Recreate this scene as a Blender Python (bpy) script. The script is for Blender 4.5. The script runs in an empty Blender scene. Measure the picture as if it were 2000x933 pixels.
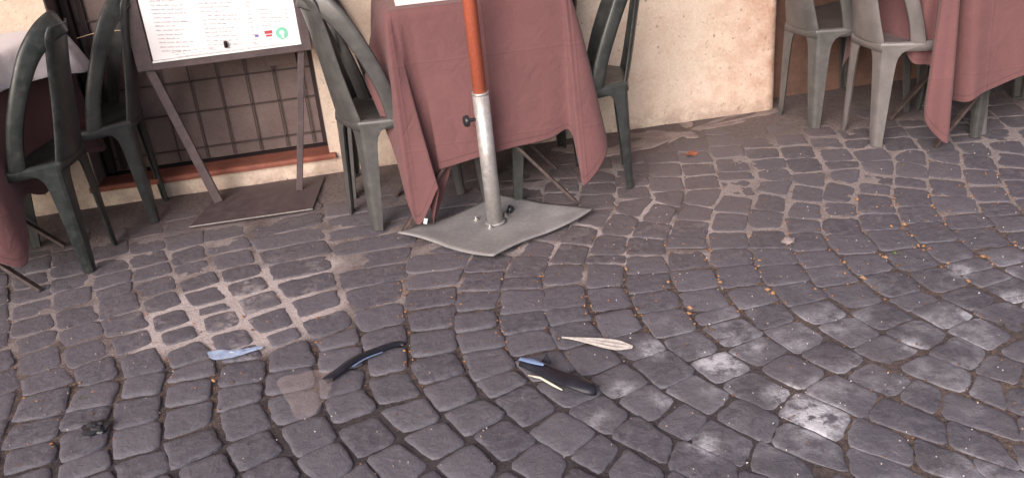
import bpy, bmesh, math, random
from mathutils import Vector, Matrix, noise
R = math.radians
random.seed(7)
SC = bpy.context.scene
COL = SC.collection

# ------------------------------------------------------------------ camera
CAM_LOC = Vector((0, 0, 1.5))
PITCH, ROLL, YAW = R(26), R(5.5), R(-7.75)
F0 = Vector((-math.sin(YAW), math.cos(YAW), 0)); R0 = Vector((math.cos(YAW), math.sin(YAW), 0)); Z = Vector((0, 0, 1))
CF = F0*math.cos(PITCH) - Z*math.sin(PITCH); U0 = F0*math.sin(PITCH) + Z*math.cos(PITCH)
CR = R0*math.cos(ROLL) - U0*math.sin(ROLL); CU = U0*math.cos(ROLL) + R0*math.sin(ROLL)
cd = bpy.data.cameras.new('camera'); cam = bpy.data.objects.new('camera', cd); COL.objects.link(cam)
cd.sensor_width = 36; cd.lens = 34.2; cd.clip_start = 0.05; cd.clip_end = 500
cam.matrix_world = Matrix(((CR.x, CU.x, -CF.x, 0), (CR.y, CU.y, -CF.y, 0), (CR.z, CU.z, -CF.z, 1.5), (0, 0, 0, 1)))
SC.camera = cam

# ------------------------------------------------------------------ light
SUN_EL, SUN_AZ = R(28), R(214)            # azimuth clockwise from +Y: behind the camera, a little to the left
w = bpy.data.worlds.new('World'); SC.world = w; w.use_nodes = True
nt = w.node_tree; nt.nodes.clear()
sky = nt.nodes.new('ShaderNodeTexSky'); sky.sky_type = 'NISHITA'; sky.sun_disc = False
sky.sun_elevation = SUN_EL; sky.sun_rotation = SUN_AZ; sky.dust_density = 3.0; sky.air_density = 1.0
bg = nt.nodes.new('ShaderNodeBackground'); bg.inputs[1].default_value = 0.13
wo = nt.nodes.new('ShaderNodeOutputWorld')
nt.links.new(sky.outputs[0], bg.inputs[0]); nt.links.new(bg.outputs[0], wo.inputs[0])
sl = bpy.data.lights.new('sun', 'SUN'); sl.energy = 3.6; sl.angle = R(40); sl.color = (1.0, 0.90, 0.885)
so = bpy.data.objects.new('sun', sl); COL.objects.link(so)
sd = Vector((math.sin(SUN_AZ)*math.cos(SUN_EL), math.cos(SUN_AZ)*math.cos(SUN_EL), math.sin(SUN_EL)))
so.rotation_euler = sd.to_track_quat('Z', 'Y').to_euler(); so.location = sd*20
SC.view_settings.view_transform = 'Standard'; SC.view_settings.look = 'None'
SC.view_settings.exposure = 0.2; SC.view_settings.gamma = 1.0
try: SC.view_settings.use_curve_mapping = False
except Exception: pass
SC.cycles.use_denoising = True
SC.cycles.max_bounces = 6

# ------------------------------------------------------------------ helpers
def tag(o, label=None, cat=None, group=None, kind=None):
    if label: o['label'] = label
    if cat: o['category'] = cat
    if group: o['group'] = group
    if kind: o['kind'] = kind
    return o
def empty(name, loc=(0, 0, 0), rz=0.0):
    o = bpy.data.objects.new(name, None); COL.objects.link(o); o.location = loc; o.rotation_euler = (0, 0, rz)
    o.empty_display_size = 0.1
    return o
def mesh(name, verts, faces, mat, parent=None, smooth=True, mods=()):
    me = bpy.data.meshes.new(name); me.from_pydata([tuple(v) for v in verts], [], faces)
    if smooth: me.polygons.foreach_set('use_smooth', [True]*len(me.polygons))
    me.update()
    if mat: me.materials.append(mat)
    o = bpy.data.objects.new(name, me); COL.objects.link(o)
    if parent: o.parent = parent
    for m in mods:
        if m[0] == 'solid':
            d = o.modifiers.new('solid', 'SOLIDIFY'); d.thickness = m[1]; d.offset = m[2]
        elif m[0] == 'sub':
            d = o.modifiers.new('sub', 'SUBSURF'); d.levels = m[1]; d.render_levels = m[1]
        elif m[0] == 'bevel':
            d = o.modifiers.new('bevel', 'BEVEL'); d.width = m[1]; d.segments = 2; d.limit_method = 'ANGLE'
    return o
class MB:
    def __init__(s): s.v = []; s.f = []
    def add(s, vs, fs):
        b = len(s.v); s.v += [Vector(v) for v in vs]; s.f += [tuple(i+b for i in f) for f in fs]
    def box(s, c, d, rot=None):
        c = Vector(c); M = rot or Matrix.Identity(3)
        vs = [c + M @ Vector((x*d[0]/2, y*d[1]/2, z*d[2]/2)) for x in (-1, 1) for y in (-1, 1) for z in (-1, 1)]
        s.add(vs, [(0, 1, 3, 2), (4, 6, 7, 5), (0, 4, 5, 1), (2, 3, 7, 6), (0, 2, 6, 4), (1, 5, 7, 3)])
    def bar(s, a, b, wx, wy, up=(0, 1, 0)):
        a = Vector(a); b = Vector(b); d = (b-a); L = d.length; z = d.normalized()
        x = Vector(up).cross(z).normalized(); y = z.cross(x)
        M = Matrix((x, y, z)).transposed()
        s.box((a+b)/2, (wx, wy, L), M)
    def tube(s, pts, r, n=12, cap=True):
        pts = [Vector(p) for p in pts]; rings = []
        rr = r if isinstance(r, (list, tuple)) else [r]*len(pts)
        prev = None
        vs = []; fs = []
        for i, p in enumerate(pts):
            t = (pts[min(i+1, len(pts)-1)] - pts[max(i-1, 0)]).normalized()
            if prev is None:
                a = Vector((0, 0, 1)) if abs(t.z) < .9 else Vector((1, 0, 0)); x = a.cross(t).normalized()
            else: x = (prev - t*prev.dot(t)).normalized()
            prev = x; y = t.cross(x)
            for k in range(n):
                an = 2*math.pi*k/n; vs.append(p + (x*math.cos(an) + y*math.sin(an))*rr[i])
        for i in range(len(pts)-1):
            for k in range(n): fs.append((i*n+k, i*n+(k+1) % n, (i+1)*n+(k+1) % n, (i+1)*n+k))
        if cap: fs += [tuple(range(n))[::-1], tuple(range((len(pts)-1)*n, len(pts)*n))]
        s.add(vs, fs)
    def build(s, name, mat, parent=None, smooth=False, mods=()):
        return mesh(name, s.v, s.f, mat, parent, smooth, mods)
def sm(a, b, x):
    if a == b: return float(x > a)
    t = max(0.0, min(1.0, (x-a)/(b-a))); return t*t*(3-2*t)
def fbm(x, y, s, o=0.0, n=3):
    v = 0; a = 1; t = 0
    for i in range(n):
        v += a*noise.noise(Vector((x*s, y*s, o+i*7.3))); t += a; a *= .5; s *= 2.1
    return v/t
def catmull(P, n, closed=False):
    P = [Vector(p) for p in P]; out = []; N = len(P); segs = N if closed else N-1
    for i in range(segs):
        if closed: p0, p1, p2, p3 = P[(i-1) % N], P[i], P[(i+1) % N], P[(i+2) % N]
        else: p0, p1, p2, p3 = P[max(i-1, 0)], P[i], P[i+1], P[min(i+2, N-1)]
        for k in range(n):
            t = k/n
            out.append(.5*((2*p1) + (p2-p0)*t + (2*p0-5*p1+4*p2-p3)*t*t + (3*p1-p0-3*p2+p3)*t*t*t))
    if not closed: out.append(P[-1])
    return out

# ------------------------------------------------------------------ materials
class NT:
    def __init__(s, name):
        s.m = bpy.data.materials.new(name); s.m.use_nodes = True; s.t = s.m.node_tree; s.b = s.t.nodes['Principled BSDF']
        s.co = s.n('ShaderNodeTexCoord').outputs['Object']; s.geo = s.n('ShaderNodeNewGeometry')
    def n(s, ty, **k):
        nd = s.t.nodes.new(ty)
        for a, b in k.items(): setattr(nd, a, b)
        return nd
    def l(s, a, b): s.t.links.new(a, b)
    def noise(s, scale, detail=4, rough=.55, vec=None, dist=0):
        nd = s.n('ShaderNodeTexNoise'); nd.inputs['Scale'].default_value = scale; nd.inputs['Detail'].default_value = detail
        nd.inputs['Roughness'].default_value = rough; nd.inputs['Distortion'].default_value = dist
        s.l(vec or s.co, nd.inputs['Vector']); return nd.outputs['Fac']
    def vor(s, scale, feat='F1', vec=None):
        nd = s.n('ShaderNodeTexVoronoi'); nd.feature = feat; nd.inputs['Scale'].default_value = scale; s.l(vec or s.co, nd.inputs['Vector']); return nd.outputs['Distance']
    def ramp(s, fac, a, b, lo=0.0, hi=1.0):
        nd = s.n('ShaderNodeMapRange'); nd.inputs[1].default_value = a; nd.inputs[2].default_value = b; nd.inputs[3].default_value = lo; nd.inputs[4].default_value = hi
        nd.clamp = True; s.l(fac, nd.inputs[0]); return nd.outputs[0]
    def math(s, op, a, b=None, clamp=False):
        nd = s.n('ShaderNodeMath', operation=op); nd.use_clamp = clamp
        for i, v in enumerate((a, b)):
            if v is None: continue
            if isinstance(v, (int, float)): nd.inputs[i].default_value = v
            else: s.l(v, nd.inputs[i])
        return nd.outputs[0]
    def mix(s, fac, a, b):
        nd = s.n('ShaderNodeMix', data_type='RGBA'); 
        if isinstance(fac, (int, float)): nd.inputs[0].default_value = fac
        else: s.l(fac, nd.inputs[0])
        for i, v in ((6, a), (7, b)):
            if isinstance(v, tuple): nd.inputs[i].default_value = (*v, 1)
            else: s.l(v, nd.inputs[i])
        return nd.outputs[2]
    def scale(s, col, f):
        nd = s.n('ShaderNodeVectorMath', operation='SCALE'); s.l(col, nd.inputs[0])
        if isinstance(f, (int, float)): nd.inputs['Scale'].default_value = f
        else: s.l(f, nd.inputs['Scale'])
        return nd.outputs[0]
    def attr(s, name):
        return s.n('ShaderNodeAttribute', attribute_name=name).outputs['Fac']
    def bump(s, h, strength=.5, dist=.002):
        nd = s.n('ShaderNodeBump'); nd.inputs['Strength'].default_value = strength; nd.inputs['Distance'].default_value = dist
        s.l(h, nd.inputs['Height']); s.l(nd.outputs[0], s.b.inputs['Normal'])
    def out(s, col, rough=.7, spec=.5, metal=0):
        if isinstance(col, tuple): s.b.inputs['Base Color'].default_value = (*col, 1)
        else: s.l(col, s.b.inputs['Base Color'])
        if isinstance(rough, (int, float)): s.b.inputs['Roughness'].default_value = rough
        else: s.l(rough, s.b.inputs['Roughness'])
        s.b.inputs['Specular IOR Level'].default_value = spec; s.b.inputs['Metallic'].default_value = metal
        return s.m
def worn(name, col, col2, rough=.5, spec=.5, metal=0, sc=20, amt=.5, bump=.2, fine=140):
    t = NT(name); a = t.ramp(t.noise(sc, 6, .65), .42, .68); f = t.noise(fine, 3)
    c = t.mix(t.math('MULTIPLY', a, amt), col, col2)
    c = t.scale(c, t.ramp(f, .3, .7, .88, 1.12)); t.bump(f, bump, .001)
    return t.out(c, t.ramp(a, 0, 1, rough, min(1, rough+.2)), spec, metal)

PALE = (.56, .49, .48)
def m_stone():
    t = NT('basalt_cobble')
    big = t.noise(9, 5, .6); mid = t.noise(45, 5, .65, dist=.6); fine = t.noise(260, 4, .7)
    st = t.n('ShaderNodeMapping'); st.inputs['Scale'].default_value = (30, 110, 30); st.inputs['Rotation'].default_value = (0, 0, .5); t.l(t.co, st.inputs[0])
    scr = t.noise(1.0, 4, .6, vec=st.outputs[0])
    c = t.mix(t.attr('rnd'), (.064, .060, .078), (.120, .114, .138))
    c = t.mix(t.ramp(mid, .35, .7), c, (.138, .131, .150))
    c = t.mix(t.ramp(scr, .55, .75, 0, .35), c, (.20, .185, .19))
    d = t.math('MULTIPLY', t.attr('dust_and_bounce'), t.ramp(t.math('ADD', t.math('MULTIPLY', mid, .6), t.math('MULTIPLY', fine, .4)), .34, .64, .2, .95), True)
    c = t.mix(d, c, (.150, .118, .116))  # brown of dust, with warm bounce light painted in
    gr = t.math('MULTIPLY', t.ramp(fine, .62, .72), .35); c = t.mix(gr, c, (.30, .26, .24))
    dk = t.ramp(t.noise(170, 3, .6, dist=.4), .30, .40, .45, 0); c = t.mix(dk, c, (.035, .030, .034))
    p = t.math('MULTIPLY', t.attr('pale'), t.ramp(mid, .42, .60)); c = t.mix(t.math('MULTIPLY', p, .7), c, PALE)
    ch = t.math('MULTIPLY', t.attr('chalk'), t.ramp(t.math('ADD', t.math('MULTIPLY', t.noise(22, 4, .6), .7), t.math('MULTIPLY', t.noise(120, 5, .7), .3)), .40, .60), True)
    c = t.mix(ch, c, (.52, .52, .56))
    c = t.scale(c, t.ramp(fine, .25, .75, .78, 1.22))
    h = t.math('ADD', t.math('MULTIPLY', mid, 1.0), t.math('ADD', t.math('MULTIPLY', fine, .35), t.math('MULTIPLY', big, .8)))
    t.bump(h, .75, .006)
    return t.out(c, t.ramp(mid, .3, .7, .52, .8), .45)
def m_joint():
    t = NT('joint_grit')
    fine = t.noise(220, 4, .75); mid = t.noise(55, 5, .65); v = t.vor(160)
    c = t.mix(t.ramp(mid, .35, .65), (.060, .051, .058), (.094, .079, .080))
    c = t.mix(t.math('MULTIPLY', t.attr('dust_and_bounce'), t.ramp(mid, .3, .6, .55, 1), True), c, (.195, .156, .148))  # joint dust tone also carries the painted bounce light
    c = t.mix(t.math('MULTIPLY', t.attr('tan'), t.ramp(mid, .42, .62), True), c, (.25, .17, .12))
    c = t.mix(t.math('MULTIPLY', t.attr('pale'), t.ramp(mid, .25, .45, .7, 1), True), c, PALE)
    c = t.scale(c, t.ramp(fine, .25, .75, .6, 1.4)); c = t.mix(t.ramp(v, .0, .12, .35, 0), c, (.34, .29, .26))
    t.bump(t.math('ADD', fine, t.math('MULTIPLY', mid, 1.5)), .9, .006)
    return t.out(c, .95, .2)
M_STONE = m_stone(); M_JOINT = m_joint()
def m_plaster():
    t = NT('old_plaster')
    a = t.noise(3.2, 6, .6); b = t.noise(14, 6, .65, dist=.3); f = t.noise(90, 5, .7); pits = t.noise(52, 4, .7, dist=.6)
    c = t.mix(t.ramp(a, .35, .65), (.76, .62, .52), (.73, .62, .50))
    c = t.mix(t.ramp(b, .45, .75, 0, .7), c, (.64, .46, .36))
    c = t.mix(t.ramp(t.noise(5, 5, .6, dist=.4), .52, .62, 0, .55), c, (.74, .62, .52))
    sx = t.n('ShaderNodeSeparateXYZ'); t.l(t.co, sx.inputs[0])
    # rust-brown tone towards the pillar's right edge and grime at the foot
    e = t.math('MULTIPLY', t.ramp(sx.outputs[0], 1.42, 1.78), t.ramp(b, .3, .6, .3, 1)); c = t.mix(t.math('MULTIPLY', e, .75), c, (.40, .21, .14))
    g = t.math('MULTIPLY', t.ramp(sx.outputs[2], .10, .0), t.ramp(b, .35, .55, .1, .75)); c = t.mix(g, c, (.36, .27, .23))
    c = t.mix(t.ramp(pits, .635, .69, 0, .85), c, (.17, .11, .085))
    c = t.mix(t.ramp(t.noise(150, 3, .6), .66, .72, 0, .6), c, (.22, .15, .11))
    c = t.scale(c, t.ramp(f, .3, .7, .9, 1.1))
    t.bump(t.math('SUBTRACT', t.math('ADD', f, b), t.ramp(pits, .6, .7)), .4, .005)
    return t.out(c, .9, .2)
M_PLASTER = m_plaster()
def m_cloth(name, c1, c2, sheen=.3):
    t = NT(name)
    wv = t.n('ShaderNodeTexWave'); wv.inputs['Scale'].default_value = 260; t.l(t.co, wv.inputs['Vector'])
    f = t.noise(320, 2); a = t.noise(6, 4, .6)
    c = t.mix(t.ramp(a, .3, .7), c1, c2); c = t.scale(c, t.ramp(f, .3, .7, .93, 1.07))
    hm = t.attr('fall'); st = t.math('MULTIPLY', t.ramp(hm, .950, .956), t.ramp(hm, .966, .960)); c = t.mix(t.math('MULTIPLY', st, .35), c, (.06, .03, .03))
    sx = t.n('ShaderNodeSeparateXYZ'); t.l(t.co, sx.inputs[0])
    def crease(o_, per, off):
        fr = t.math('FRACT', t.math('ADD', t.math('MULTIPLY', o_, 1/per), off)); d_ = t.math('ABSOLUTE', t.math('SUBTRACT', fr, .5)); return t.ramp(d_, .0, .02, 1, 0)
    cr = t.math('ADD', crease(sx.outputs[0], .31, .15), crease(sx.outputs[2], .29, .42)); wr = t.noise(13, 3, .5, dist=1.2)
    t.bump(t.math('ADD', t.math('MULTIPLY', f, .25), t.math('ADD', t.math('MULTIPLY', wr, 5), t.math('MULTIPLY', cr, .9))), .35, .003)
    t.b.inputs['Sheen Weight'].default_value = sheen; t.b.inputs['Sheen Roughness'].default_value = .5
    return t.out(c, .85, .2)
M_CLOTH = m_cloth('burgundy_cloth', (.140, .067, .069), (.168, .079, .081), .12)
M_WHITE = m_cloth('white_cloth', (.62, .58, .62), (.68, .65, .67))
def m_chair():
    t = NT('green_plastic'); da = t.n('ShaderNodeAttribute', attribute_name='light_tone'); da.attribute_type = 'OBJECT'; da = da.outputs['Fac']
    a = t.noise(12, 6, .65); f = t.noise(150, 4, .7); s2 = t.noise(40, 5, .7)
    oi = t.n('ShaderNodeObjectInfo')
    c = t.mix(t.ramp(a, .4, .7), (.016, .022, .021), (.032, .039, .037))
    c = t.mix(t.ramp(s2, .48, .75, 0, .25), c, (.155, .150, .142)); c = t.mix(t.math('MULTIPLY', da, t.ramp(a, .25, .6, .6, 1)), c, (.180, .163, .162)); c = t.mix(t.ramp(f, .68, .78, 0, .35), c, (.30, .28, .26))  # per-chair value paints the better lit chairs paler
    t.bump(f, .06, .0008)
    return t.out(c, t.ramp(s2, .3, .7, .28, .5), .5)
M_CHAIR = m_chair()
M_IRON = worn('brown_iron', (.075, .055, .060), (.16, .12, .115), .5, .5, 0, 25, .4)
M_LEG = worn('rusty_legs', (.050, .034, .032), (.15, .11, .10), .55, .5, 0, 40, .5)
M_PLATE = worn('zinc_plate', (.28, .272, .274), (.36, .35, .348), .5, .5, .25, 7, .7, .25, 90)
M_TUBE = worn('zinc_tube', (.46, .44, .43), (.62, .60, .58), .4, .5, .55, 60, .6, .25, 200)
M_TERRA = worn('orange_paint', (.58, .150, .085), (.50, .13, .075), .38, .5, 0, 12, .6, .1)
M_BLACK = worn('black_plastic', (.018, .018, .022), (.035, .035, .045), .32, .5, 0, 25, .5, .1)
M_BOLT = worn('bolt_steel', (.55, .54, .52), (.7, .7, .68), .3, .5, .7, 60, .5, .1)
M_PANEL = worn('brown_board', (.175, .128, .122), (.13, .092, .088), .6, .4, 0, 7, .7, .2)
M_GRILLE = worn('grille_iron', (.055, .040, .040), (.11, .08, .075), .6, .4, 0, 30, .5, .2)
M_SILL = worn('terracotta_sill', (.30, .105, .072), (.20, .085, .065), .7, .3, 0, 14, .8, .3)
M_JAMB = worn('brown_jamb', (.215, .165, .158), (.17, .13, .125), .8, .3, 0, 10, .6, .3)  # darker brown than the wall plaster
M_PAPER = NT('menu_paper').out((.90, .88, .90), .4, .4)
M_DARKW = worn('dark_interior', (.035, .025, .026), (.05, .035, .035), .8, .2, 0, 5, .5, .2)
M_TOP = worn('table_board', (.2, .13, .09), (.15, .1, .07), .6, .4, 0, 8, .5, .1)
def flat(name, c, rough=.6, spec=.4):
    t = NT(name); f = t.noise(60, 3); return t.out(t.scale(t.mix(0.0, c, c), t.ramp(f, .3, .7, .9, 1.1)), rough, spec)
M_INK = flat('grey_ink', (.42, .37, .40)); M_PINKINK = flat('pink_ink', (.62, .38, .50)); M_GREEN = flat('mint_badge', (.22, .62, .45))
M_RED = flat('red_mark', (.50, .07, .09)); M_VIOLET = flat('violet_mark', (.22, .18, .42)); M_WHITEM = flat('white_mark', (.85, .88, .86))

# ------------------------------------------------------------------ ground
def in_poly_dist(x, y, P):
    ins = False; dmin = 9
    for i in range(len(P)):
        x1, y1 = P[i]; x2, y2 = P[(i+1) % len(P)]
        if (y1 > y) != (y2 > y) and x < (x2-x1)*(y-y1)/(y2-y1)+x1: ins = not ins
        dx, dy = x2-x1, y2-y1; t = max(0, min(1, ((x-x1)*dx+(y-y1)*dy)/(dx*dx+dy*dy)))
        dmin = min(dmin, math.hypot(x-x1-t*dx, y-y1-t*dy))
    return -dmin if ins else dmin
PALE_A = [(-.80, 2.70), (-.80, 2.93), (-.66, 3.04), (-.40, 3.12), (-.22, 3.08), (-.33, 2.92), (-.20, 2.80), (-.28, 2.66), (-.46, 2.60), (-.62, 2.66)]
PALE_B = [(-.14, 2.79), (-.16, 2.90), (-.04, 2.93), (.01, 2.84), (-.06, 2.78)]
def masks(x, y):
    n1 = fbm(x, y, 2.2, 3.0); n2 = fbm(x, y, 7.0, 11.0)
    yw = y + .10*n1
    dust_and_bounce = sm(2.35, 3.25, yw - .10*sm(.0, 1.5, x))  # brown dust towards the wall plus painted warm bounce light
    dust_and_bounce = max(dust_and_bounce, .55*sm(.45, 1.2, x)*sm(2.2, 1.8, y)*sm(-.1, .35, n1+.1))
    pale = sm(.10, -.01, in_poly_dist(x, y, PALE_A) + .06*n2)
    pale = max(pale, .8*sm(.03, -.02, in_poly_dist(x, y, PALE_B)+.02*n2))
    # thin pale mortar runs in the courses further along the street
    band = sm(2.60, 2.75, y)*sm(3.7, 3.4, y)*(.55+.45*sm(.6, .2, abs(x-.75)+.2*n1))
    pale = max(pale, .85*band*sm(-.30, .20, n2+.34*sm(.9, 1.5, x)+.10*sm(-.2, -1.2, x)))
    pale = max(pale, .5*sm(3.05, 2.85, y)*sm(2.6, 2.75, y)*sm(.5, .1, x)*sm(-1.4, -.9, x)*sm(.0, .3, n2+.1))
    tan = sm(2.25, 2.5, y)*sm(3.0, 2.8, y)*sm(-.2, .3, x)*(.5+.5*n2) + .7*sm(.75, 1.1, x)*sm(2.1, 1.85, y)
    tan = max(tan, .45*sm(2.1, 2.3, y)*sm(3.1, 2.6, y))
    chalk = 0
    for cx, cy, r, a in CHALK:
        d = math.hypot((x-cx), (y-cy)*.9); chalk = max(chalk, a*sm(r, r*.25, d + .03*n2))
    chalk = max(chalk, .38*sm(.5, .9, x)*sm(2.6, 2.2, y)*sm(.0, .4, n2+.12))
    smear = .45*sm(.10, .0, in_poly_dist(x, y, PALE_A))*sm(.0, .35, n2) + .30*band*sm(.15, .5, n2)
    return dust_and_bounce, pale, max(0, min(1, tan)), chalk, smear
CHALK = [(.82, 2.10, .085, 1.6), (.95, 1.80, .10, 2.0), (.93, 1.91, .08, 1.1), (.67, 2.22, .06, .7), (.66, 1.78, .06, .8), (.54, 2.07, .05, .7), (.93, 2.16, .06, .6), (1.05, 2.14, .05, .5),
         (1.55, 2.12, .06, .9), (1.73, 2.16, .06, 1.0), (1.68, 2.35, .05, .7), (1.33, 2.03, .05, .8), (1.47, 2.02, .05, .6), (.62, 2.0, .05, .5), (.44, 1.96, .05, .4), (1.8, 2.0, .07, .8), (.75, 2.0, .05, .4)]
def g(x0, y):
    d = y-2.42
    a = .55*d*d if d < 0 else (.50*d*d if d < .75 else .50*.75*.75+.75*(d-.75)*.3)
    wl = sm(.25, -.35, x0)
    up = max(0.0, y-2.55)
    left = (.55*d*d if d < 0 else 0) - .40*up + .10*up*up
    return a*(1-wl) + left*wl
NS = 26
def build_stones():
    V, Fc = [], []; A = {'rnd': [], 'dust_and_bounce': [], 'pale': [], 'tan': [], 'chalk': []}
    rng = random.Random(3)
    pitch = .138
    def P(u, y): return Vector((u + g(u, y) + .018*fbm(u, y, 2.0, 5.0), y))
    i0, i1 = int(-2.6/pitch), int(4.3/pitch)
    for i in range(i0, i1):
        uL = i*pitch; uR = uL+pitch*1.0
        y = .9 + rng.uniform(0, .12) + (.065 if i % 2 else 0)
        while y < 4.25:
            L = rng.uniform(.108, .145)
            if rng.random() < .08: L *= .62
            y2 = y + L
            # cell corners; cross joints run square to the arc
            def slope(yy):
                e = .01; return (g(uL, yy+e)-g(uL, yy-e))/(2*e)
            s1, s2 = slope(y), slope(y2)
            c = []
            for (u, yy, s, sd) in ((uL, y, s1, -1), (uR, y, s1, 1), (uR, y2, s2, 1), (uL, y2, s2, -1)):
                p = P(u, yy - s*sd*pitch*.5*.9)
                c.append(p)
            ctr = sum(c, Vector((0, 0)))/4
            if not (-2.3 < ctr.x < 3.9):
                y = y2; continue
            light_tone = rng.uniform(.0, 1.0)
            near_left = sm(.7, .0, ctr.x)*sm(2.75, 2.45, ctr.y)
            gap = .0014 + .0022*rng.random() + .0010*sm(2.55, 2.8, ctr.y) + .0030*near_left
            pl = sm(.10, -.02, in_poly_dist(ctr.x, ctr.y, PALE_A)); gap += .0100*pl; dzp = .002*pl
            q = []
            for k, p in enumerate(c):
                d = (ctr - p); q.append(p + d.normalized()*(gap*1.45) + Vector((rng.uniform(-.008, .008), rng.uniform(-.008, .008))))
            seed = rng.uniform(0, 100); pw = rng.uniform(5, 13)
            tx, ty = rng.uniform(-.028, .028), rng.uniform(-.028, .028); dz = rng.uniform(-.0022, .0022)
            dome = rng.uniform(.0, .0028)*(1 - .5*sm(2.7, 3.3, ctr.y)); rv = rng.random()
            rings = (0.0, .3, .58, .78, .90, .965, 1.0, 1.02)
            base = len(V)
            for ri, s in enumerate(rings):
                for k in range(NS if ri else 1):
                    an = 2*math.pi*k/NS
                    cs, sn = math.cos(an), math.sin(an)
                    r = (abs(cs)**pw + abs(sn)**pw)**(-1/pw)
                    r *= 1 + .075*noise.noise(Vector((cs*1.6, sn*1.6, seed))) + .06*noise.noise(Vector((cs*5, sn*5, seed+9)))
                    a, b = .5+.5*cs*r*s, .5+.5*sn*r*s
                    p = (q[0]*(1-a)+q[1]*a)*(1-b) + (q[3]*(1-a)+q[2]*a)*b
                    z = dome*(1-s*s) - (.0018+.0028*near_left)*max(0, s-.80)**2/.04 + dz + tx*(p.x-ctr.x) + ty*(p.y-ctr.y)
                    z += dzp + .0016*noise.noise(Vector((p.x*38, p.y*38, seed)))
                    if ri == len(rings)-1: z = -.04
                    V.append((p.x, p.y, z))
                    m = masks(p.x, p.y)
                    A['rnd'].append(rv); A['dust_and_bounce'].append(m[0]*max(.30, sm(3.3, 3.6, p.y), sm(.75, .35, abs(p.x-.85)))); A['pale'].append(m[4]); A['tan'].append(m[2]); A['chalk'].append(m[3])
            for k in range(NS): Fc.append((base, base+1+k, base+1+(k+1) % NS))
            for ri in range(1, len(rings)-1):
                o = base+1+(ri-1)*NS
                for k in range(NS):
                    k2 = (k+1) % NS; Fc.append((o+k, o+NS+k, o+NS+k2, o+k2))
            y = y2
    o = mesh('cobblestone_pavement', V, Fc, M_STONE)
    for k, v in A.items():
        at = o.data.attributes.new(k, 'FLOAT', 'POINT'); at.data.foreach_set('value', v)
    tag(o, kind='structure')
def build_joint():
    st = .02; nx, ny = int(6.4/st), int(3.5/st); V, Fc = [], []; A = {'dust_and_bounce': [], 'pale': [], 'tan': []}
    for j in range(ny+1):
        for i in range(nx+1):
            x = -2.4+i*st; y = .8+j*st; m = masks(x, y)
            near_left = sm(.75, .1, x + .3*fbm(x, y, 3, 2))*sm(2.7, 2.45, y)
            z = -.0042 - .0045*near_left + .0012*sm(2.5, 2.9, y) + .0070*sm(3.45, 3.95, y+.12*fbm(x, y, 3, 8)) + .0008*m[1]
            z += .0030*fbm(x, y, 9, 4, 1) + .0010*sm(.9, 1.3, x)*sm(2.1, 1.9, y)
            V.append((x, y, z)); A['dust_and_bounce'].append(max(m[0], .35*sm(.6, 1.2, x))); A['pale'].append(m[1]); A['tan'].append(m[2])
    for j in range(ny):
        for i in range(nx):
            a = j*(nx+1)+i; Fc.append((a, a+1, a+nx+2, a+nx+1))
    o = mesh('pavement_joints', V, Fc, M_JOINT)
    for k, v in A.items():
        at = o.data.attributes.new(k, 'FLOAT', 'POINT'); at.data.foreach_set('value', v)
    tag(o, kind='structure')
build_stones(); build_joint()
b = MB(); b.add([(-60, -60, -.045), (60, -60, -.045), (60, 60, -.045), (-60, 60, -.045)], [(0, 1, 2, 3)])
tag(b.build('ground', worn('far_ground', (.10, .09, .09), (.13, .11, .10), .9, .2, 0, 3, .5)), kind='structure')
# smooth cement strip at the foot of the pillar
def patch(name, outline, z0, mat, th=.006, amp=.012, seed=1.0):
    pts = catmull([(x, y, 0) for x, y in outline], 10, True)
    c = sum(pts, Vector())/len(pts); V = [Vector((c.x, c.y, z0+th))]; Fc = []; n = len(pts)
    for s, zz in ((.5, z0+th), (.9, z0+th*.95), (1.0, z0+th*.3), (1.03, z0-.02)):
        for k, p in enumerate(pts):
            q = p + (p-c).normalized()*amp*noise.noise(Vector((p.x*22, p.y*22, seed)))*s; v = c.lerp(q, s)
            V.append(Vector((v.x, v.y, zz + .002*noise.noise(Vector((v.x*15, v.y*15, seed))))))
    for k in range(n): Fc.append((0, 1+k, 1+(k+1) % n))
    for r_ in range(3):
        for k in range(n):
            a = 1+r_*n+k; b_ = 1+r_*n+(k+1) % n; Fc.append((a, a+n, b_+n, b_))
    return mesh(name, V, Fc, mat)
M_CEM = worn('worn_cement', (.22, .175, .165), (.36, .295, .275), .9, .2, 0, 9, .8, .6, 110)
tag(patch('cement_path', [(.80, 3.96), (.82, 3.70), (1.05, 3.68), (1.25, 3.73), (1.42, 3.80), (1.62, 3.83), (1.80, 3.90), (1.8, 4.0)], -.001, M_CEM, .0045, .09), kind='structure')

# ------------------------------------------------------------------ restaurant wall
wall = empty('restaurant_wall', (0, 3.95, 0)); tag(wall, 'peach and ochre pitted plaster wall of the restaurant behind the tables', 'wall')
WY = 3.93
def wall_panel(x0, x1, z0, z1, curve_r=0, name='plaster'):
    nx = max(2, int((x1-x0)/.03)); nz = max(2, int((z1-z0)/.03)); V, Fc = [], []
    cols = [(x0+(x1-x0)*i/nx, 0.0) for i in range(nx+1)]
    if curve_r:
        for k in range(1, 13):
            a = k/12*math.pi/2; cols.append((x1+curve_r*math.sin(a), curve_r*(1-math.cos(a))))
        cols.append((x1+curve_r, curve_r+.3))
    for j in range(nz+1):
        z = z0+(z1-z0)*j/nz
        for (x, dy) in cols:
            d = .006*fbm(x, z, 3, 21) + .0025*fbm(x, z, 16, 22)
            V.append((x, WY-3.95+dy+d, z))
    n = len(cols)
    for j in range(nz):
        for i in range(n-1): a = j*n+i; Fc.append((a, a+1, a+n+1, a+n))
    return mesh(name, V, Fc, M_PLASTER, wall)
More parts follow.
